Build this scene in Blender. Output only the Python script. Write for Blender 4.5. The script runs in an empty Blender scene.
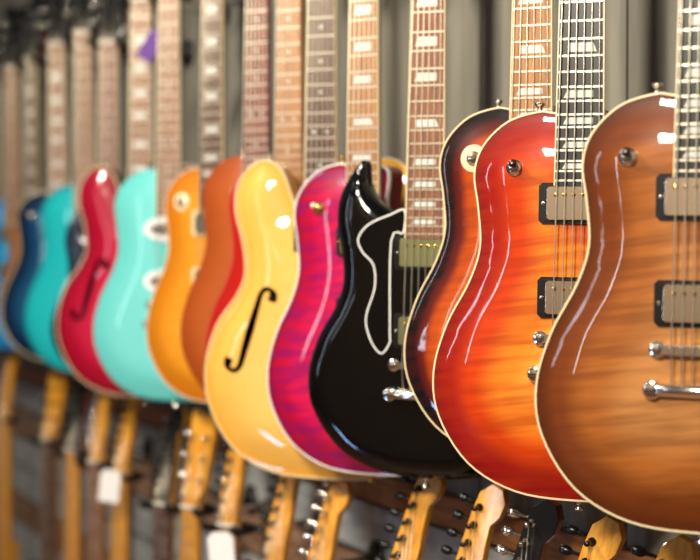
import bpy, math, random
import numpy as np
from mathutils import Vector, Matrix
from mathutils.geometry import delaunay_2d_cdt
random.seed(4)
scene = bpy.context.scene
try:
    scene.view_settings.view_transform = 'Standard'
except Exception: pass
C = 0.01
F = 1500.0; HZ = 253.0; CAMH = 1.55
TH = math.atan2(692.0, F)
view = Vector((math.sin(TH), math.cos(TH), 0)); right = Vector((math.cos(TH), -math.sin(TH), 0))
LINE_X = 1.02*math.cos(TH)      # guitars' line, distance from camera
WALL_X = LINE_X + 0.21

# ---------------------------------------------------------------- materials
def srgb(h):
    h = h.lstrip('#'); o = []
    for i in (0, 2, 4):
        c = int(h[i:i+2], 16)/255
        o.append(c/12.92 if c <= .04045 else ((c+.055)/1.055)**2.4)
    return (*o, 1)
def newmat(name):
    m = bpy.data.materials.new(name); m.use_nodes = True
    nt = m.node_tree; b = nt.nodes['Principled BSDF']
    return m, nt, b
def simple(name, col, rough=.4, metal=0, coat=0, bump=None):
    m, nt, b = newmat(name)
    b.inputs['Base Color'].default_value = srgb(col)
    b.inputs['Roughness'].default_value = rough; b.inputs['Metallic'].default_value = metal
    b.inputs['Coat Weight'].default_value = coat; b.inputs['Coat Roughness'].default_value = .06
    return m
def math_node(nt, op, a, b=None):
    n = nt.nodes.new('ShaderNodeMath'); n.operation = op
    for i, x in enumerate((a, b)):
        if x is None: continue
        if isinstance(x, (int, float)): n.inputs[i].default_value = x
        else: nt.links.new(x, n.inputs[i])
    return n.outputs[0]
def lacquer(name, stops, flame=0.0, fdark='#301008', coat=1.0, rough=.4, fx=10, fz=95, metal=0):
    """stops: (distance from rim in cm, colour) -> sunburst; flame = figured maple bands"""
    m, nt, b = newmat(name)
    at = nt.nodes.new('ShaderNodeAttribute'); at.attribute_name = 'edge'
    tc = nt.nodes.new('ShaderNodeTexCoord')
    n1 = nt.nodes.new('ShaderNodeTexNoise'); n1.inputs['Scale'].default_value = 14
    nt.links.new(tc.outputs['Object'], n1.inputs['Vector'])
    w = math_node(nt, 'MULTIPLY', math_node(nt, 'SUBTRACT', n1.outputs[0], .5), 1.6)
    e = math_node(nt, 'DIVIDE', math_node(nt, 'ADD', at.outputs['Fac'], w), 16.0)
    r = nt.nodes.new('ShaderNodeValToRGB'); nt.links.new(e, r.inputs[0])
    while len(r.color_ramp.elements) > 1: r.color_ramp.elements.remove(r.color_ramp.elements[0])
    for i, (d, c) in enumerate(stops):
        el = r.color_ramp.elements[0] if i == 0 else r.color_ramp.elements.new(min(1, d/16))
        el.position = min(1, d/16); el.color = srgb(c)
    r.color_ramp.interpolation = 'EASE' if len(stops) > 1 else 'LINEAR'
    out = r.outputs[0]
    if flame > 0:
        sp = nt.nodes.new('ShaderNodeSeparateXYZ'); nt.links.new(tc.outputs['Object'], sp.inputs[0])
        ax = math_node(nt, 'ABSOLUTE', sp.outputs[0])
        z = math_node(nt, 'ADD', sp.outputs[2], math_node(nt, 'MULTIPLY', ax, .15))
        cb = nt.nodes.new('ShaderNodeCombineXYZ')
        nt.links.new(math_node(nt, 'MULTIPLY', ax, fx), cb.inputs[0])
        nt.links.new(math_node(nt, 'MULTIPLY', z, fz), cb.inputs[2])
        n2 = nt.nodes.new('ShaderNodeTexNoise'); n2.inputs['Scale'].default_value = 1; n2.inputs['Detail'].default_value = 2.5
        nt.links.new(cb.outputs[0], n2.inputs['Vector'])
        rr = nt.nodes.new('ShaderNodeMapRange'); rr.inputs[1].default_value = .38; rr.inputs[2].default_value = .62
        rr.inputs[3].default_value = 0; rr.inputs[4].default_value = flame
        nt.links.new(n2.outputs[0], rr.inputs[0])
        mx = nt.nodes.new('ShaderNodeMix'); mx.data_type = 'RGBA'; mx.blend_type = 'MIX'
        nt.links.new(rr.outputs[0], mx.inputs[0]); nt.links.new(out, mx.inputs[6]); mx.inputs[7].default_value = srgb(fdark)
        out = mx.outputs[2]
    nt.links.new(out, b.inputs['Base Color'])
    b.inputs['Specular IOR Level'].default_value = .15
    b.inputs['Roughness'].default_value = rough; b.inputs['Metallic'].default_value = metal
    b.inputs['Coat Weight'].default_value = coat; b.inputs['Coat Roughness'].default_value = .04
    return m
def wood(name, c1, c2, sx=60, sz=4, rough=.5, coat=0):
    m, nt, b = newmat(name)
    tc = nt.nodes.new('ShaderNodeTexCoord'); mp = nt.nodes.new('ShaderNodeMapping')
    mp.inputs['Scale'].default_value = (sx, sx, sz)
    n = nt.nodes.new('ShaderNodeTexNoise'); n.inputs['Scale'].default_value = 3; n.inputs['Detail'].default_value = 5
    r = nt.nodes.new('ShaderNodeValToRGB')
    r.color_ramp.elements[0].position = .35; r.color_ramp.elements[1].position = .65
    r.color_ramp.elements[0].color = srgb(c1); r.color_ramp.elements[1].color = srgb(c2)
    nt.links.new(tc.outputs['Object'], mp.inputs[0]); nt.links.new(mp.outputs[0], n.inputs['Vector'])
    nt.links.new(n.outputs[0], r.inputs[0]); nt.links.new(r.outputs[0], b.inputs['Base Color'])
    b.inputs['Roughness'].default_value = rough; b.inputs['Coat Weight'].default_value = coat
    return m
M = dict(
    black=simple('black_plastic', '#0a0a0b', .3), guardblk=simple('gloss_black_plastic', '#060607', .12), chrome=simple('chrome', '#eeeae0', .14, 1),
    brass=simple('gold_plate', '#e0b860', .2, 1), nickel=simple('aged_nickel', '#b4b884', .3, 1), steel=simple('string_steel', '#e8e0cc', .35, 1),
    cream=simple('cream_binding', '#e9d9ae', .35, 0, .5), white=simple('white_plastic', '#eeeeea', .35),
    redb=simple('red_binding', '#b0301a', .35, 0, .5), purple=simple('purple_card', '#5a2a86', .6),
    pearl=simple('pearl_inlay', '#dcdcd6', .22, 0, .6), nut=simple('bone_nut', '#e8e2d0', .5),
    dark=simple('cavity_shade', '#050403', .9),
    rose=wood('rosewood', '#3a1f14', '#5c3524', 60, 6, .5), ebony=wood('ebony', '#0d0b0b', '#1c1817', 60, 6, .4),
    rosel=wood('light_rosewood', '#6e3f22', '#95603a', 70, 6, .5), roser=wood('red_rosewood', '#5c2a1c', '#85452f', 70, 6, .5),
    rosem=wood('pale_rosewood', '#7a4f38', '#9a6b4c', 70, 6, .5), roset=wood('tan_rosewood', '#8e5c30', '#b5814a', 70, 6, .5),
    mahog=wood('mahogany_neck', '#5e2614', '#7a3520', 60, 5, .3, .6), maple=wood('maple_neck', '#c98216', '#e6a636', 50, 4, .35, .6),
    blk=lacquer('gloss_black_neck', [(0, '#070707')]), amberp=simple('amber_knob', '#c9791c', .25, 0, .5),
)

# ---------------------------------------------------------------- mesh builder (cm)
class MB:
    def __init__(s): s.v = []; s.f = []; s.m = []; s.mats = []; s.sm = []
    def mi(s, mat):
        if mat not in s.mats: s.mats.append(mat)
        return s.mats.index(mat)
    def add(s, vs, fs, mat, smooth=False):
        o = len(s.v); s.v += [tuple(v) for v in vs]; k = s.mi(mat)
        for f in fs: s.f.append([o+i for i in f]); s.m.append(k); s.sm.append(smooth)
    def box(s, c, d, mat):
        x, y, z = c; a, b, e = (q/2 for q in d)
        vs = [(x+i*a, y+j*b, z+k*e) for i in (-1, 1) for j in (-1, 1) for k in (-1, 1)]
        s.add(vs, [(0, 1, 3, 2), (4, 6, 7, 5), (0, 4, 5, 1), (2, 3, 7, 6), (0, 2, 6, 4), (1, 5, 7, 3)], mat)
    def prism(s, pts, y0, y1, mat, yf=None):
        n = len(pts); f = yf or (lambda x, z: 0)
        vs = [(x, y0+f(x, z), z) for x, z in pts]+[(x, y1+f(x, z), z) for x, z in pts]
        s.add(vs, [list(range(n)), list(range(2*n-1, n-1, -1))]+[(i, i+n, (i+1) % n+n, (i+1) % n) for i in range(n)], mat)
    def lathe(s, c, axis, prof, mat, n=20):
        """prof: (radius, height along axis)"""
        ax = Vector(axis).normalized(); u = ax.orthogonal().normalized(); w = ax.cross(u); c = Vector(c)
        vs = []; fs = []
        for r, h in prof:
            for i in range(n):
                a = 2*math.pi*i/n; vs.append(c+ax*h+(u*math.cos(a)+w*math.sin(a))*r)
        for j in range(len(prof)-1):
            for i in range(n): fs.append((j*n+i, j*n+(i+1) % n, (j+1)*n+(i+1) % n, (j+1)*n+i))
        fs.append(list(range(n))[::-1]); fs.append([(len(prof)-1)*n+i for i in range(n)])
        s.add(vs, fs, mat, True)
    def tube(s, path, r, mat, n=8):
        P = [Vector(p) for p in path]; vs = []; fs = []
        up = None
        for i, p in enumerate(P):
            t = (P[min(i+1, len(P)-1)]-P[max(i-1, 0)]).normalized()
            if up is None: up = t.orthogonal().normalized()
            u = (up-t*up.dot(t)).normalized(); up = u; w = t.cross(u)
            for k in range(n):
                a = 2*math.pi*k/n; vs.append(p+(u*math.cos(a)+w*math.sin(a))*r)
        for j in range(len(P)-1):
            for k in range(n): fs.append((j*n+k, j*n+(k+1) % n, (j+1)*n+(k+1) % n, (j+1)*n+k))
        fs.append(list(range(n))[::-1]); fs.append([(len(P)-1)*n+k for k in range(n)])
        s.add(vs, fs, mat, True)
    def obj(s, name, parent=None, scale=C, bevel=0, attr=None):
        me = bpy.data.meshes.new(name)
        me.from_pydata([(x*scale, y*scale, z*scale) for x, y, z in s.v], [], s.f)
        for m in s.mats: me.materials.append(m)
        me.polygons.foreach_set('material_index', s.m); me.polygons.foreach_set('use_smooth', s.sm)
        if attr is not None:
            a = me.attributes.new('edge', 'FLOAT', 'POINT'); a.data.foreach_set('value', attr)
        me.update(); me.validate()
        import bmesh
        if bevel is not None:
            bm = bmesh.new(); bm.from_mesh(me); bmesh.ops.recalc_face_normals(bm, faces=bm.faces); bm.to_mesh(me); bm.free()
        o = bpy.data.objects.new(name, me); scene.collection.objects.link(o)
        if parent: o.parent = parent
        if bevel:
            b = o.modifiers.new('bevel', 'BEVEL'); b.width = bevel*C; b.segments = 2; b.limit_method = 'ANGLE'; b.angle_limit = math.radians(50)
        return o

def catmull(pts, n=6, closed=True):
    P = [np.array(p, float) for p in pts]; N = len(P); out = []
    rng = N if closed else N-1
    for i in range(rng):
        g = (lambda k: P[k % N]) if closed else (lambda k: P[max(0, min(N-1, k))])
        p0, p1, p2, p3 = g(i-1), g(i), g(i+1), g(i+2)
        for j in range(n):
            t = j/n
            out.append(.5*((2*p1)+(-p0+p2)*t+(2*p0-5*p1+4*p2-p3)*t*t+(-p0+3*p1-3*p2+p3)*t**3))
    if not closed: out.append(P[-1])
    return np.array(out)

LPL = [(-7, .6), (-12.6, 3.5), (-16.2, 8.8), (-16.9, 14), (-15.4, 19.5), (-12.8, 24.5), (-11.6, 28.5), (-11.9, 33), (-12.4, 36.8), (-11.4, 40), (-8.6, 42.7), (-5, 43.8), (-2.9, 43.6)]
LPR = [(2.9, 43), (3.0, 38.5), (3.6, 35.8), (5.4, 34.6), (7.3, 35.8), (8.6, 38), (10.2, 38.6), (11.6, 37), (11.6, 33), (11.3, 28.5), (12.6, 24.5), (15.3, 19.5), (16.8, 14), (16.1, 8.8), (12.5, 3.5), (7, .6)]
SGL = [(-7, .6), (-12.7, 3.4), (-16.4, 8.3), (-17.2, 13), (-15.8, 18), (-13.2, 22.5), (-12.2, 26), (-12.5, 30), (-13.2, 34), (-12.8, 37.2), (-11.3, 40.1), (-9.7, 42), (-9.1, 41.6), (-8.8, 39), (-7.3, 36.6), (-5, 35.0), (-3, 34.4)]
SGR = [(3, 34), (5, 33.6), (7.4, 34.2), (9.4, 36), (10.2, 38.4), (11, 38.8), (12.4, 37), (13.4, 34.4), (12.9, 30), (12, 26), (12.8, 22.5), (15.2, 18), (16.6, 13), (16, 8.3), (12.5, 3.4), (7, .6)]
ESL = [(-9, .7), (-15.8, 4.3), (-19.8, 10.8), (-20.5, 17), (-18.6, 23.5), (-15.1, 28.3), (-13.6, 32), (-14.1, 37), (-15.3, 41.5), (-15, 45.6), (-12.8, 48.8), (-9.9, 49.8), (-7.2, 48), (-5.6, 44.2), (-4.4, 41.4), (-2.9, 40.6)]
ESR = [(-x, z) for x, z in ESL[::-1]]
STL = [(-7, .8), (-12, 3.4), (-15.6, 8), (-16, 13), (-13.6, 19), (-11.2, 24), (-11.2, 28), (-13, 34), (-13.8, 39), (-12.8, 43), (-10.8, 44.2), (-9, 42), (-7.4, 38), (-5, 35.6), (-2.9, 35)]
STR = [(2.9, 34), (5, 33.6), (7.8, 35), (9.8, 38), (11.2, 38.6), (12.2, 36), (11.6, 31), (10.6, 26), (11.6, 20.5), (14.6, 15), (15.8, 9.5), (13.4, 4.2), (8, 1)]
SH = {'lp': [(0, 0)]+LPL+LPR, 'sg': [(0, 0)]+SGL+SGR, 'es': [(0, 0)]+ESL+ESR, 'st': [(0, 0)]+STL+STR}
SPEC = {  # bridge z, thickness, arch, fretboard front y
    'lp': dict(bz=18.3, T=5.0, arch=1.3, fb=-1.75), 'sg': dict(bz=15.0, T=3.6, arch=.0, fb=-1.0),
    'es': dict(bz=21.5, T=4.4, arch=1.5, fb=-1.9), 'st': dict(bz=15.5, T=4.0, arch=0, fb=-.9)}

def fhole(side):
    cl = catmull([(3.0, 5.0), (3.0, 6.3), (1.9, 6.9), (.85, 6.0), (.45, 3.4), (0, 0), (-.45, -3.4), (-.85, -6.0), (-1.9, -6.9), (-3.0, -6.3), (-3.0, -5.0)], 4, False)
    n = len(cl); u = np.linspace(0, 1, n)
    wd = np.interp(u, [0, .07, .16, .3, .5, .7, .84, .93, 1], [.75, .8, .35, .5, .74, .5, .35, .8, .75])
    t = np.gradient(cl, axis=0); t /= np.linalg.norm(t, axis=1)[:, None]; nn = np.stack([-t[:, 1], t[:, 0]], 1)
    P = np.concatenate([cl+nn*wd[:, None], (cl-nn*wd[:, None])[::-1]])
    a = math.radians(-9); R = np.array([[math.cos(a), -math.sin(a)], [math.sin(a), math.cos(a)]])
    P = P@R.T
    P = P+np.array([-12.0, 23.0])
    if side > 0: P = P*np.array([-1, 1])
    return P
def inside(P, poly):
    x, y = P[:, 0], P[:, 1]; c = np.zeros(len(P), bool); n = len(poly); j = n-1
    for i in range(n):
        xi, yi = poly[i]; xj, yj = poly[j]
        if yi != yj:
            k = ((yi > y) != (yj > y)) & (x < (xj-xi)*(y-yi)/(yj-yi)+xi); c ^= k
        j = i
    return c
def dist(P, poly):
    A = poly; B = np.roll(poly, -1, 0); d = np.full(len(P), 1e9)
    for a, b in zip(A, B):
        ab = b-a; L = ab@ab
        if L < 1e-12: continue
        t = np.clip(((P-a)@ab)/L, 0, 1); q = a+t[:, None]*ab
        d = np.minimum(d, np.hypot(*(P-q).T))
    return d
def onormals(O):
    t = np.roll(O, -1, 0)-np.roll(O, 1, 0); t /= np.linalg.norm(t, axis=1)[:, None]
    n = np.stack([-t[:, 1], t[:, 0]], 1)
    if not inside((O+n*.05), O).mean() < .5: n = -n
    return n  # outward

TRI = {}
def tri(shape, k, fh):
    key = (shape, k, fh)
    if key in TRI: return TRI[key]
    O = catmull(SH[shape], 5)*k; N = onormals(O); n = len(O)
    pts = [O]
    for off in (.22, .5, .95):
        Q = O-N*off; ok = inside(Q, O) & (dist(Q, O) > off*.93); pts.append(Q[ok])
    g = 1.0
    X, Z = np.meshgrid(np.arange(-22, 22, g), np.arange(0, 52, g*.866)); X = X+(np.arange(X.shape[0]) % 2)[:, None]*g/2
    G = np.stack([X.ravel(), Z.ravel()], 1); ok = inside(G, O); G = G[ok]; G = G[dist(G, O) > 1.35]
    edges = [(i, (i+1) % n) for i in range(n)]
    fpolys = []
    if fh:
        for sd in (-1, 1): fpolys.append(fhole(sd)*k)
        ok = np.ones(len(G), bool)
        for fp in fpolys: ok &= dist(G, fp) > .3
        G = G[ok]
    pts.append(G); base = sum(len(p) for p in pts)
    for fp in fpolys:
        pts.append(fp); edges += [(base+i, base+(i+1) % len(fp)) for i in range(len(fp))]; base += len(fp)
    A = np.concatenate(pts)
    r = delaunay_2d_cdt([Vector((float(a), float(b))) for a, b in A], edges, [], 0, 1e-5)
    V = np.array([(v.x, v.y) for v in r[0]]); Fc = np.array([list(f) for f in r[2]])
    cen = V[Fc].mean(1); ok = inside(cen, O); Fc = Fc[ok]; cen = cen[ok]
    infh = np.zeros(len(Fc), bool)
    for fp in fpolys: infh |= inside(cen, fp)
    D = dist(V, O)
    TRI[key] = (O, N, V, Fc, D, infh); return TRI[key]

def body(par, shape, k, top, side, bind, fh, tscale=1):
    O, N, V, Fc, D, infh = tri(shape, k, fh); sp = SPEC[shape]; T = sp['T']; arch = sp['arch']
    rnd = 0.0 if bind else .45
    yf = -arch*(1-np.exp(-(D/3.6)**2))+rnd*np.exp(-(D/.35))
    if shape == 'sg': yf = yf+.9*np.exp(-(D/1.1)**2)
    mb = MB(); at = []
    mb.add([(x, y, z) for (x, z), y in zip(V, yf)], [list(f) for f, h in zip(Fc, infh) if not h], top, True); at += list(D)
    if fh:
        mb.add([(x, 2.2, z) for (x, z) in V], [list(f) for f in Fc], M['dark']); at += list(D)  # black sheet added as the shade seen through the f-holes
    # back
    yb = T-.55*np.exp(-D/.3)
    mb.add([(x, y, z) for (x, z), y in zip(V, yb)], [list(f[::-1]) for f in Fc], side, True); at += [0]*len(V)
    n = len(O); y0 = rnd+(.9 if shape == 'sg' else 0)
    vs = [(x, y0, z) for x, z in O]+[(x, T-.55, z) for x, z in O]
    mb.add(vs, [(i, (i+1) % n, (i+1) % n+n, i+n) for i in range(n)], side, True); at += [0]*(2*n)
    o = mb.obj('body', par, bevel=None, attr=at)
    if bind:
        mb = MB(); prof = [(-.2, .0), (-.18, -.06), (.0, -.05), (.04, -.0), (.04, .65), (-.1, .66)]
        vs = []; m = len(prof)
        for p, q in zip(O, N):
            for a, b in prof: vs.append((p[0]+q[0]*a, b, p[1]+q[1]*a))
        mb.add(vs, [(i*m+j, i*m+(j+1) % m, ((i+1) % n)*m+(j+1) % m, ((i+1) % n)*m+j) for i in range(n) for j in range(m)], bind, False)
        mb.obj('binding', par, bevel=0)

def fretz(nutz, scale, k): return nutz-scale*(1-2**(-k/12))

def neck(par, sp, k, board, nwood, inlay, hs, hsmat, fbind=None, hard='chrome', hk=1):
    SC = 62.8; bz = sp['bz']*k; nz = bz+SC; fb = sp['fb']; zend = fretz(nz, SC, 22.6)
    def hw(z): return 2.1+(2.65-2.1)*(nz-z)/(nz-zend)
    mb = MB()
    # neck shaft with rounded back
    zs = [zend+6, zend+12, nz-20, nz-6, nz-1, nz+1.5]; prof = []; vs = []; m = 12
    for z in zs:
        w = hw(min(z, nz)); dep = 2.1
        for i in range(m+1):
            a = math.pi*i/m; vs.append((w*math.cos(a), fb+.55+dep*math.sin(a)**.8, z))
    m1 = m+1
    fs = [(j*m1+i, j*m1+i+1, (j+1)*m1+i+1, (j+1)*m1+i) for j in range(len(zs)-1) for i in range(m)]
    fs += [list(range(m1))[::-1], [(len(zs)-1)*m1+i for i in range(m1)]]
    mb.add(vs, fs, nwood, True)
    mb.box((0, fb+2.2, (zend+6+zend-2)/2+1), (5.2, 3.0, 11), nwood)   # heel set into body
    mb.obj('neck_shaft', par, bevel=0)
    mb = MB()
    we, wn = hw(zend), hw(nz)
    mb.prism([(-we, zend), (we, zend), (wn, nz), (-wn, nz)], fb, fb+.6, board)
    if fbind:
        for s in (-1, 1):
            mb.prism([(s*(we-.0), zend), (s*(we+.14), zend), (s*(wn+.14), nz), (s*wn, nz)], fb-.01, fb+.6, fbind)
    mb.box((0, fb-.05, nz+.2), (2*wn+.1, 1.0, .5), M['nut'])
    for i in range(1, 23):
        z = fretz(nz, SC, i); mb.box((0, fb-.03, z), (2*hw(z)-.04, .14, .2), M['steel'])
    fr = (3, 5, 7, 9, 12, 15, 17, 19, 21)
    for i in fr:
        za, zb = fretz(nz, SC, i), fretz(nz, SC, i-1); zc = (za+zb)/2; g = (zb-za)*.27; w = hw(zc)
        if inlay == 'trap':
            mb.prism([(-w*.72, zc-g), (w*.58, zc-g*.9), (w*.58, zc+g*.9), (-w*.58, zc+g)] if i % 2 else [(-w*.6, zc-g), (w*.72, zc-g), (w*.55, zc+g), (-w*.55, zc+g)], fb-.015, fb+.1, M['pearl'])
        elif inlay == 'block':
            mb.prism([(-w*.75, zc-g), (w*.75, zc-g), (w*.75, zc+g), (-w*.75, zc+g)], fb-.015, fb+.1, M['pearl'])
        elif inlay == 'dot':
            for xx in ((-1.1, 1.1) if i == 12 else (0,)):
                mb.lathe((xx, fb+.05, zc), (0, -1, 0), [(.32, 0), (.32, .066)], M['pearl'], 12)
    mb.obj('fretboard', par, bevel=0)
    # headstock
    yf = lambda x, z: max(0, z-nz-.4)*.22
    mb = MB()
    if hs == 'book':
        pts = [(-2.2, 0), (-2.5, 1.2), (-3.5, 3.0), (-3.7, 5), (-4.1, 15.5), (-4.3, 17.4), (-3.4, 18.4), (-2.2, 18.0), (0, 17.2), (2.2, 18.0), (3.4, 18.4), (4.3, 17.4), (4.1, 15.5), (3.7, 5), (3.5, 3.0), (2.5, 1.2), (2.2, 0)]
        tun = [(s*2.4*hk, 5+4*i, s) for s in (-1, 1) for i in range(3)]
    else:
        pts = [(-2.1, 0), (-2.5, 1.5), (-3.6, 3.2), (-3.9, 5), (-3.6, 10), (-3.2, 15), (-2.6, 17.6), (-.6, 19), (1.6, 18.6), (2.8, 17), (2.4, 15.2), (1.1, 13.8), (1.2, 11.5), (1.7, 8), (1.9, 3), (2.1, 0)]
        tun = [((-2.6+.15*i)*hk, 4+2.35*i, -1) for i in range(6)]
    pts = [(x*hk, z+nz+.4) for x, z in pts]
    mb.prism(pts, fb+.1, fb+.25, hsmat, yf); mb.prism(pts, fb+.25, fb+1.6, nwood, yf)
    mb.obj('headstock', par, bevel=.08)
    mb = MB(); H = M[hard]
    for x, dz, s in tun:
        z = nz+.4+dz; y = yf(0, z)+fb
        mb.lathe((x, y+.1, z), (0, -1, 0), [(.55, 0), (.5, .15), (.32, .2), (.28, 1.0), (.33, 1.1), (.33, 1.5)], H, 14)
        mb.box((x+s*.3, y+2.1, z), (1.8, 1.0, 1.6), H)
        mb.lathe((x+s*1.0, y+2.1, z), (s, 0, 0), [(.2, 0), (.2, 1.6), (.35, 1.8), (.55, 2.1), (.62, 2.6), (.55, 3.1), (.3, 3.3)], H, 10)
    mb.obj('tuners', par, bevel=0)
    # strings
    mb = MB(); yb = -sp['arch']-1.1 if sp['arch'] else -1.75
    for i in range(6):
        u = i/5-.5; x0, x1 = u*5.1, u*3.5; r = (.085, .078, .07, .06, .054, .05)[i]
        tz = nz+.4+tun[i][1] if hs != 'book' else nz+.4+(5+4*(i if i < 3 else 5-i)); tx = tun[i][0] if hs != 'book' else (-2.1 if i < 3 else 2.1)
        ye = yf(0, tz)+fb-.7
        mb.tube([(x0, yb+.5, bz-4*(sp['T'] > 0)), (x0, yb, bz), (x1, fb-.3, nz+.2), (tx, ye, tz)], r, M['steel'], 6)
    mb.obj('strings', par, bevel=0)
    return yb

def hardware(par, shape, sp, k, yb, o):
    mb = MB(); bz = sp['bz']*k; H = M[o.get('hard', 'chrome')]; a = sp['arch']; s0 = -a
    zp1 = bz+15.1 if shape != 'es' else bz+16; zp2 = bz+4.6
    pz = (zp1, zp2)
    rc = M[o.get('ring', 'black')]; cov = M[o.get('cover', 'chrome')]
    for z in pz:
        def rr(w, h, c=.4): return [(-w+c, z-h), (w-c, z-h), (w, z-h+c), (w, z+h-c), (w-c, z+h), (-w+c, z+h), (-w, z+h-c), (-w, z-h+c)]
        if o.get('pick') == 'oval':
            P = [(5.4*math.cos(t*math.pi/12), z+2.5*math.sin(t*math.pi/12)) for t in range(24)]
            mb.prism(P, s0-.55, .1, M['white']); mb.prism([(x*.75, z+(q-z)*.5) for x, q in P], s0-.75, s0-.5, M['chrome'])
            continue
        mb.prism(rr(4.5, 2.3), s0-.28, .2, rc)
        mb.prism(rr(4.3, 2.05), s0-.4, s0-.2, rc)
        mb.prism(rr(3.5, 1.85, .25), s0-.72 if shape != 'sg' else -.9, s0-.2, cov)
        for i in range(6):
            mb.lathe(((i-2.5)*1.0, s0-.7 if shape != 'sg' else -.88, z+.95), (0, -1, 0), [(.26, 0), (.26, .07), (.16, .12)], M['brass'], 10)
        for sx in (-1, 1):
            mb.lathe((sx*3.98, s0-.38, z), (0, -1, 0), [(.24, 0), (.2, .1)], H, 8)
    # bridge
    mb.box((0, yb+.55, bz), (7.6, .75, 1.0), H)
    for i in range(6): mb.box(((i-2.5)*1.02, yb+.14, bz), (.55, .3, .75), H)
    for sx in (-1, 1):
        mb.lathe((sx*4.0, .1, bz), (0, -1, 0), [(.35, 0), (.35, -yb-.75), (.85, -yb-.7), (.85, -yb-.4), (.5, -yb-.3), (.5, -yb+.05)], H, 14)
        mb.box((sx*4.0, yb-.04, bz), (.8, .06, .12), M['black'])
    # stop tailpiece
    zt = bz-4.0
    mb.lathe((-4.3, yb+.75, zt), (1, 0, 0), [(.4, 0), (.68, .35), (.7, 8.25), (.4, 8.6)], H, 12)
    for sx in (-1, 1):
        mb.lathe((sx*4.5, .1, zt), (0, -1, 0), [(.5, 0), (.5, -yb-.9), (.95, -yb-.85), (1.0, -yb-.5), (.85, -yb-.2), (.4, -yb-.1)], H, 16)
        mb.box((sx*4.5, yb+.02, zt), (1.0, .06, .16), M['black'])
    # knobs
    kn = M[o.get('knob', 'amberp')]
    for x, z in ((9.2, bz-2), (12.8, bz-3.8), (8.3, bz-7.6), (11.6, bz-9.6)):
        mb.lathe((x*k, .2, z), (0, -1, 0), [(1.25, 0), (1.2, 1.0-s0*.8+.2), (1.0, 1.2-s0*.8+.2)], kn, 20)
    # selector switch
    if o.get('sw', True):
        sx, sz = (-7.4*k, 37.4*k) if shape == 'lp' else (11.5*k, 8*k)
        ys = s0*.88
        if o.get('chip'):
            mb.lathe((sx, ys+.25, sz), (0, -1, 0), [(1.75, 0), (1.75, .32), (1.6, .38)], M['cream'], 28)
        mb.lathe((sx, ys+.2, sz), (0, -1, 0), [(.95, 0), (.95, .4), (.75, .5), (.7, .75), (.5, .9)], H, 18)
        mb.lathe((sx, ys-.5, sz), (.15, -1, .3), [(.18, 0), (.2, .9), (.42, 1.1), (.45, 1.5), (.25, 1.8)], M[o.get('tip', 'cream')], 12)
    # strap buttons
    top = {'lp': (-5.2*k, 43.7*k), 'sg': (0, 0), 'es': (-10*k, 49.6*k), 'st': (-11*k, 44*k)}[shape]
    for (x, z, d) in ((top[0], top[1], 1), (0, 0, -1)):
        if d == 1 and shape == 'sg': continue
        mb.lathe((x, sp['T']*.35, z-d*.1), (0, 0, d), [(.55, 0), (.3, .3), (.3, .8), (.62, 1.1), (.62, 1.3), (.3, 1.4)], H, 14)
    mb.obj('hardware', par, bevel=.05)
    if o.get('guard') == 'sg':
        out = catmull([(-3.1, 36.2), (-5.2, 35.6), (-8.4, 34.2), (-9.9, 32.2), (-9.2, 30.3), (-7.6, 28.6), (-7.4, 25.5), (-8.6, 21.5), (-7.8, 18.3), (-6.2, 16.6), (-4.9, 18.2), (-4.9, 20), (-4.9, 32), (-3.2, 33)], 4)
        for sx in (-1, 1):
            P = [(x*sx*-1, z) for x, z in out]; N = onormals(np.array(P))
            mb2 = MB(); mb2.prism(P, -.14, .02, M['white'])
            mb2.prism([(p[0]-q[0]*.22, p[1]-q[1]*.22) for p, q in zip(P, N)], -.17, .0, M['guardblk']); mb2.obj('pickguard', par, bevel=0)
    if o.get('guard') == 'lp':
        P = [(3, 36), (8, 34), (8.4, 25), (6, 19), (4.9, 20), (4.9, 36)]
        mb2 = MB(); mb2.prism(P, -2.0, -1.85, M[o.get('gcol', 'cream')]); mb2.obj('pickguard', par, bevel=.05)

def place(par, px, s, zworld, zp, alpha, beta, fb):
    """px: position along the rail measured as bearing, s: cm scale (distance)"""
    X = (px-350)/s*C; Z = F/s*C
    P = right*X+view*Z; P.z = zworld
    n = -view*math.cos(alpha)-right*math.sin(alpha)
    phi = math.atan2(n.x, -n.y)
    par.matrix_world = Matrix.Translation(P)@Matrix.Rotation(phi, 4, 'Z')@Matrix.Rotation(beta, 4, 'Y')@Matrix.Translation((0, -fb*C, -zp*C))
    return P, phi

HANG = []
def guitar(px, shape='lp', hb=27.9, k=1.0, alpha=36, beta=0, top=None, side=None, bind='cream', fh=False, s=None,
           board='rose', nwood='mahog', inlay='trap', hs='book', hsmat='blk', fbind='cream', name=None, lower=False, **o):
    if s is None: s = (px+342)/102
    sp = SPEC[shape]
    par = bpy.data.objects.new(name or ('semi_hollow_guitar' if shape == 'es' else 'electric_guitar'), None)
    par.empty_display_size = .1; scene.collection.objects.link(par)
    body(par, shape, k, top, side or top, M[bind] if bind else None, fh)
    yb = neck(par, sp, k, M[board], M[nwood], inlay, hs, M[hsmat] if isinstance(hsmat, str) else hsmat, M[fbind] if fbind else None, o.get('thard', 'chrome'), o.get('hk', 1))
    hardware(par, shape, sp, k, yb, o)
    nz = sp['bz']*k+62.8
    zp = nz+6 if lower else 40
    zw = CAMH-o.get('drop', .44) if lower else CAMH+(zp-hb)*C
    P, phi = place(par, px, s, zw, zp, math.radians(alpha), math.radians(beta), sp['fb'])
    bpy.context.view_layer.update()
    HANG.append((par.matrix_world.copy(), nz, sp['fb']))
    return par

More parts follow.
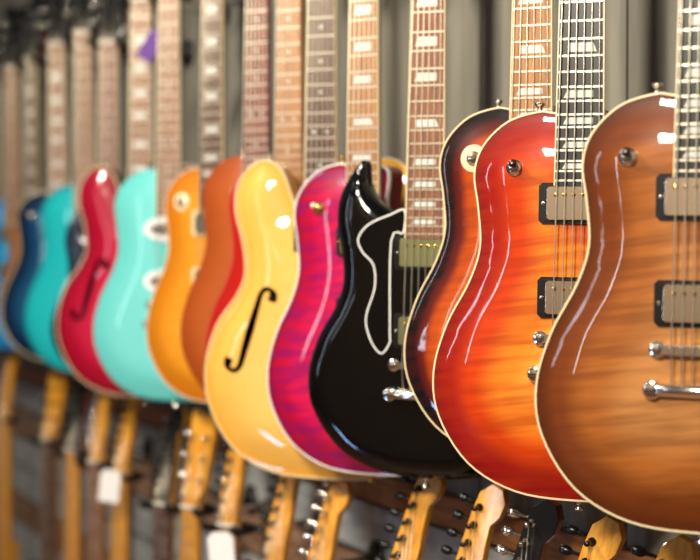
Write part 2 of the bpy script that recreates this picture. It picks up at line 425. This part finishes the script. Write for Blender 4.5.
L = lacquer
side_red = L('mahogany_side_red', [(0, '#6a1812')]); side_br = L('mahogany_side_brown', [(0, '#5a2410')])
side_bk = L('side_black', [(0, '#080808')])
guitar(702, hb=27.9, alpha=23, beta=.8, side=side_br, board='ebony', tip='black', hard='chrome',
       top=L('tobacco_flame', [(0, '#4e2007'), (2.5, '#763811'), (6, '#a66028'), (11, '#c0844a')], .48, '#5c2a0c', fx=8, fz=90))
guitar(579, alpha=19, beta=.8, side=side_red, board='ebony', tip='black',
       top=L('cherry_burst_flame', [(0, '#74060a'), (2.0, '#96100a'), (4.8, '#d0400c'), (8.5, '#ee8420'), (12.5, '#f6a23a')], .58, '#a02804', fx=8, fz=90))
guitar(530, s=8.15, hb=25.7, k=1.0, alpha=23, beta=.6, side=side_bk, board='roset', inlay='trap', chip=True, knob='black',
       top=L('dark_burst_flame', [(0, '#060303'), (1.3, '#0c0404'), (2.4, '#5a1206'), (4.0, '#c04c10'), (7, '#e88a2c')], .35, '#50140a'))
guitar(425, shape='sg', hb=30.4, k=1.02, alpha=22, beta=.9, bind=None, board='rosel', ring='black', cover='nickel', guard='sg', knob='black', nwood='blk', sw=False,
       top=L('gloss_black', [(0, '#050506')], rough=.15))
guitar(362, hb=32.4, k=1.04, alpha=31, beta=.4, side=side_red, board='roset', bind='white', hard='brass', cover='brass',
       top=L('magenta_flame', [(0, '#84061c'), (2, '#ac0a30'), (6, '#cc1246'), (12, '#d82656')], .6, '#700c5c', fx=14, fz=75))
guitar(320, shape='es', hb=35.2, k=1.0, alpha=21, beta=.4, side=L('maple_side', [(0, '#d89838')]), board='rose', inlay='dot', fh=True, nwood='maple',
       top=L('natural_maple', [(0, '#e0a038'), (3, '#e8b252'), (10, '#eec068')], .15, '#d8962c', fx=6, fz=40))
guitar(288, hb=29, alpha=28, board='roset', inlay='dot', side=side_red, top=L('red_lacquer', [(0, '#a81810'), (8, '#c02014')]), bind='redb', nwood='maple', fbind=None, beta=.3)
guitar(256, hb=27, alpha=28, board='roser', inlay='dot', bind=None, fbind=None, sw=False, side=side_br, top=L('walnut_satin', [(0, '#984418'), (6, '#aa5424')], .15, '#8a3a14', coat=.5), beta=.3)
guitar(211, hb=27.9, alpha=33, board='rose', bind='cream', chip=True, ring='cream', cover='chrome', side=side_br, guard='lp', beta=.5,
       top=L('amber_top', [(0, '#b8640e'), (2, '#cc7a14'), (7, '#e29426'), (12, '#eaa63c')], .2, '#b8701c'))
guitar(168, hb=29.9, k=1.07, alpha=20, board='rosem', inlay='dot', bind=None, pick='oval', sw=False, beta=.3,
       top=L('seafoam_lacquer', [(0, '#62c8c4'), (8, '#74d2ce')]))
guitar(140, shape='es', hb=30.7, k=.99, alpha=16, board='rosel', fh=True, bind='cream', side=side_red, beta=.3,
       top=L('cherry_hollow', [(0, '#780418'), (2.5, '#a0082a'), (8, '#bc143c')]))
guitar(108, shape='sg', hb=29, k=.92, alpha=18, board='roser', inlay='dot', bind=None, top=L('navy_lacquer', [(0, '#0a1430')]), beta=.3)
guitar(84, shape='lp', hb=29.2, k=1.04, alpha=18, board='rosel', inlay='dot', bind=None, sw=False, top=L('turquoise_lacquer', [(0, '#0f9ca6'), (3, '#1cb6bc')]), beta=-.3, hsmat='blk')
guitar(58, hb=27.9, alpha=14, board='rosem', bind='cream', side=side_bk, beta=-.3,
       top=L('blue_burst', [(0, '#04101f'), (2, '#082444'), (6, '#105078'), (12, '#1c749c')], .3, '#062040'))
guitar(31, hb=27.5, k=.95, alpha=38, board='rose', side=side_br, top=L('honey_burst', [(0, '#6a300e'), (3, '#b4661c'), (8, '#d88c2c')], .2, '#703010'))
guitar(12, hb=28, alpha=18, board='rosel', inlay='dot', bind=None, top=L('sky_blue_lacquer', [(0, '#0c7cc0'), (5, '#1c9cd8')]))
guitar(-8, hb=29.5, k=1.04, alpha=18, board='rose', bind=None, top=L('pale_blue_lacquer', [(0, '#b8d8e8')]))
guitar(-26, hb=28, k=.97, alpha=18, board='rose', top=L('wine_lacquer', [(0, '#400c14')]))

# lower rail of guitars (headstocks show beneath the upper bodies)
lowtops = [L('low_black', [(0, '#0b0b0c')]), L('low_sunburst', [(0, '#140806'), (3, '#8a2c10'), (7, '#e09030')]), L('low_white', [(0, '#e4e0d0')])]
LOW = [(2, 0, 'inline', .43), (47, 0, 'book', .43), (72, 1, 'inline', .43), (95, 1, 'inline', .43), (120, 2, 'inline', .43), (163, 2, 'inline', .45), (190, 2, 'book', .43), (228, 2, 'inline', .43),
       (276, 6, 'inline', .46), (316, 8, 'inline', .49), (402, 11, 'inline', .43), (462, 11, 'inline', .43), (514, 11, 'inline', .43), (574, 11, 'inline', .43), (646, 10, 'inline', .43)]
for i, (px, b, hs, dr) in enumerate(LOW):
    dk = i in (2, 5, 12)
    guitar(px, shape=('st' if hs == 'inline' else 'lp'), k=.88, alpha=34, beta=b, top=lowtops[i % 3], bind=None, board=('maple', 'rose', 'maple', 'rosem')[i % 4], inlay='dot',
           nwood=('mahog' if i in (2, 12) else 'maple'), hs=hs, hk=.72, hsmat=('blk' if dk else 'maple'), fbind=None, lower=True, drop=dr, thard='chrome' if i % 3 == 0 else 'black', hard='chrome')

# ---------------------------------------------------------------- hangers
for q, (mw, nz, fb) in enumerate(HANG):
    mb = MB()
    def w(x, y, z): return tuple(mw@Vector((x*C, y*C, z*C)))
    ny = fb+1.5
    U = [(-3.3, ny-4.2, nz+.6), (-3.4, ny-3.6, nz-.4), (-3.4, ny-1, nz-.8), (-3.3, ny+1.6, nz-.8), (-2.2, ny+3.4, nz-.8), (0, ny+4, nz-.8), (2.2, ny+3.4, nz-.8), (3.3, ny+1.6, nz-.8), (3.4, ny-1, nz-.8), (3.4, ny-3.6, nz-.4), (3.3, ny-4.2, nz+.6)]
    mb.tube([w(*p) for p in U], .0065, M['black'], 10)
    a = Vector(w(0, ny+4, nz-.8)); 
    mb.tube([a, a+Vector((.03, 0, -.005)), Vector((WALL_X-.012, a.y, a.z))], .005, M['chrome'], 8)
    mb.lathe((WALL_X-.001, a.y, a.z), (-1, 0, 0), [(.03, 0), (.03, .012), (.02, .018)], M['black'], 20)
    mb.obj('guitar_hanger', None, scale=1, bevel=0)

# ---------------------------------------------------------------- room
wallm = wood('painted_boards', '#716e63', '#878375', 14, 1.2, .75)
wallj = simple('board_joint', '#3a3833', .9)
woodr = wood('rail_wood', '#7a4c2a', '#a87044', 3, 40, .6)
mb = MB()
mb.box((WALL_X+.06, 3.0, 1.5), (.1, 10, 3.0), wallj)
y = -2
while y < 8:
    wd = .19
    mb.box((WALL_X+.0075, y+wd/2, (3+1.17)/2), (.015, wd-.006, 3-1.17), wallm); y += wd
mb.obj('wall_right', None, scale=1, bevel=0)
slat = wood('slat_wood', '#6b4a36', '#a58468', 3, 50, .6); slatg = wood('slat_grey', '#8f9290', '#b8b9b5', 3, 30, .6)
mb = MB()
z = .02; i = 0
while z < 1.12:
    mb.box((WALL_X+.003, 3, z+.045), (.016, 10, .085), slatg if i % 3 else slat); z += .1; i += 1
mb.obj('wall_slats_right', None, scale=1, bevel=0)
mb = MB(); mb.box((WALL_X-.004, 3, 1.145), (.03, 10, .05), woodr); mb.obj('trim_1', None, scale=1, bevel=.2)
mb = MB(); mb.box((-1.3, 3, -.05), (6, 12, .1), wood('floor_boards', '#6a4a30', '#8a6240', 6, 6, .4)); mb.obj('floor', None, scale=1, bevel=0)
mb = MB(); mb.box((-4.25, 3, 1.5), (.1, 12, 3.0), wood('plaster_warm', '#b09478', '#c0a488', 4, 4, .8)); mb.obj('wall_left', None, scale=1, bevel=0)

# price tags hanging from lower tuners
def tag(px, dz, rot=0, mat='white', w=2.4, h=3.5, ds=.25):
    s = (px+342)/102+ds; X = (px-350)/s*C; Z = F/s*C
    P = right*X+view*Z; P.z = CAMH-dz
    mb = MB()
    mb.prism([(-w, -h), (w, -h), (w, h-1), (w-1, h), (1-w, h), (-w, h-1)], 0, .06, M[mat])
    mb.tube([(0, .03, h-.4), (.3, .3, h+3), (0, .6, h+6)], .05, M['black'], 6)
    o = mb.obj('price_tag', None, bevel=0); o.location = P; o.rotation_euler = (0, rot, -TH-.3)
tag(109, .50, .1); tag(221, .52, -.1); tag(152, -.42, .6, 'purple', 1.8, 3.4, .1)

# ---------------------------------------------------------------- light
wd = bpy.data.worlds.new('World'); scene.world = wd; wd.use_nodes = True
bg = wd.node_tree.nodes['Background']; bg.inputs[0].default_value = (.75, .75, .8, 1); bg.inputs[1].default_value = .11
def area(name, X, Z, h, tX, tZ, th, sx, sy, e, col):
    l = bpy.data.lights.new(name, 'AREA'); l.shape = 'RECTANGLE'; l.size = sx; l.size_y = sy; l.energy = e; l.color = col
    o = bpy.data.objects.new(name, l); scene.collection.objects.link(o)
    p = right*X+view*Z+Vector((0, 0, h)); t = right*tX+view*tZ+Vector((0, 0, th))
    o.location = p; o.rotation_euler = (t-p).to_track_quat('-Z', 'Y').to_euler()
area('key_light', -.7, -.2, 2.6, .2, 1.9, 1.3, .3, .3, 66, (1, .89, .73))  # added unseen key light for the fronts of the near guitars
area('key_light', -1.5, 1.5, 2.8, -.4, 3.4, 1.3, .3, .3, 58, (1, .9, .76))  # second key light, added above and aimed further down the row
area('gloss_strip_light', -3.4, 1.0, 1.9, 0, 2.2, 1.4, .1, 1.3, 6, (.75, .87, 1))  # no window here: added thin strip that draws a gloss streak
area('gloss_strip_light', -3.2, -.2, 2.0, 0, 2.2, 1.4, .06, .9, 3, (.85, .92, 1))  # narrower strip, also added, for another edge highlight on the lacquer
area('low_blue_fill', -1.6, 1.2, .5, .1, 2.0, 1.3, .12, .4, 4, (.35, .55, 1))  # added low blue light for bluish edge reflections, not bounce from the floor
area('chrome_reflection_fill', -1.52, -2.9, 2.9, -2.97, -3.4, 1.5, 1.2, .3, 50, (1, .92, .82))  # added unseen light on the left wall, so chrome covers reflect it brighter

# ---------------------------------------------------------------- camera
cd = bpy.data.cameras.new('camera'); cam = bpy.data.objects.new('camera', cd); scene.collection.objects.link(cam)
cd.sensor_width = 36; cd.lens = F*36/700; cd.clip_start = .02
cam.location = (0, 0, CAMH); cam.rotation_euler = (math.radians(90)-math.atan2(27, F), 0, -TH)
cd.dof.use_dof = True; cd.dof.focus_distance = 1.72; cd.dof.aperture_fstop = 3.3
scene.camera = cam
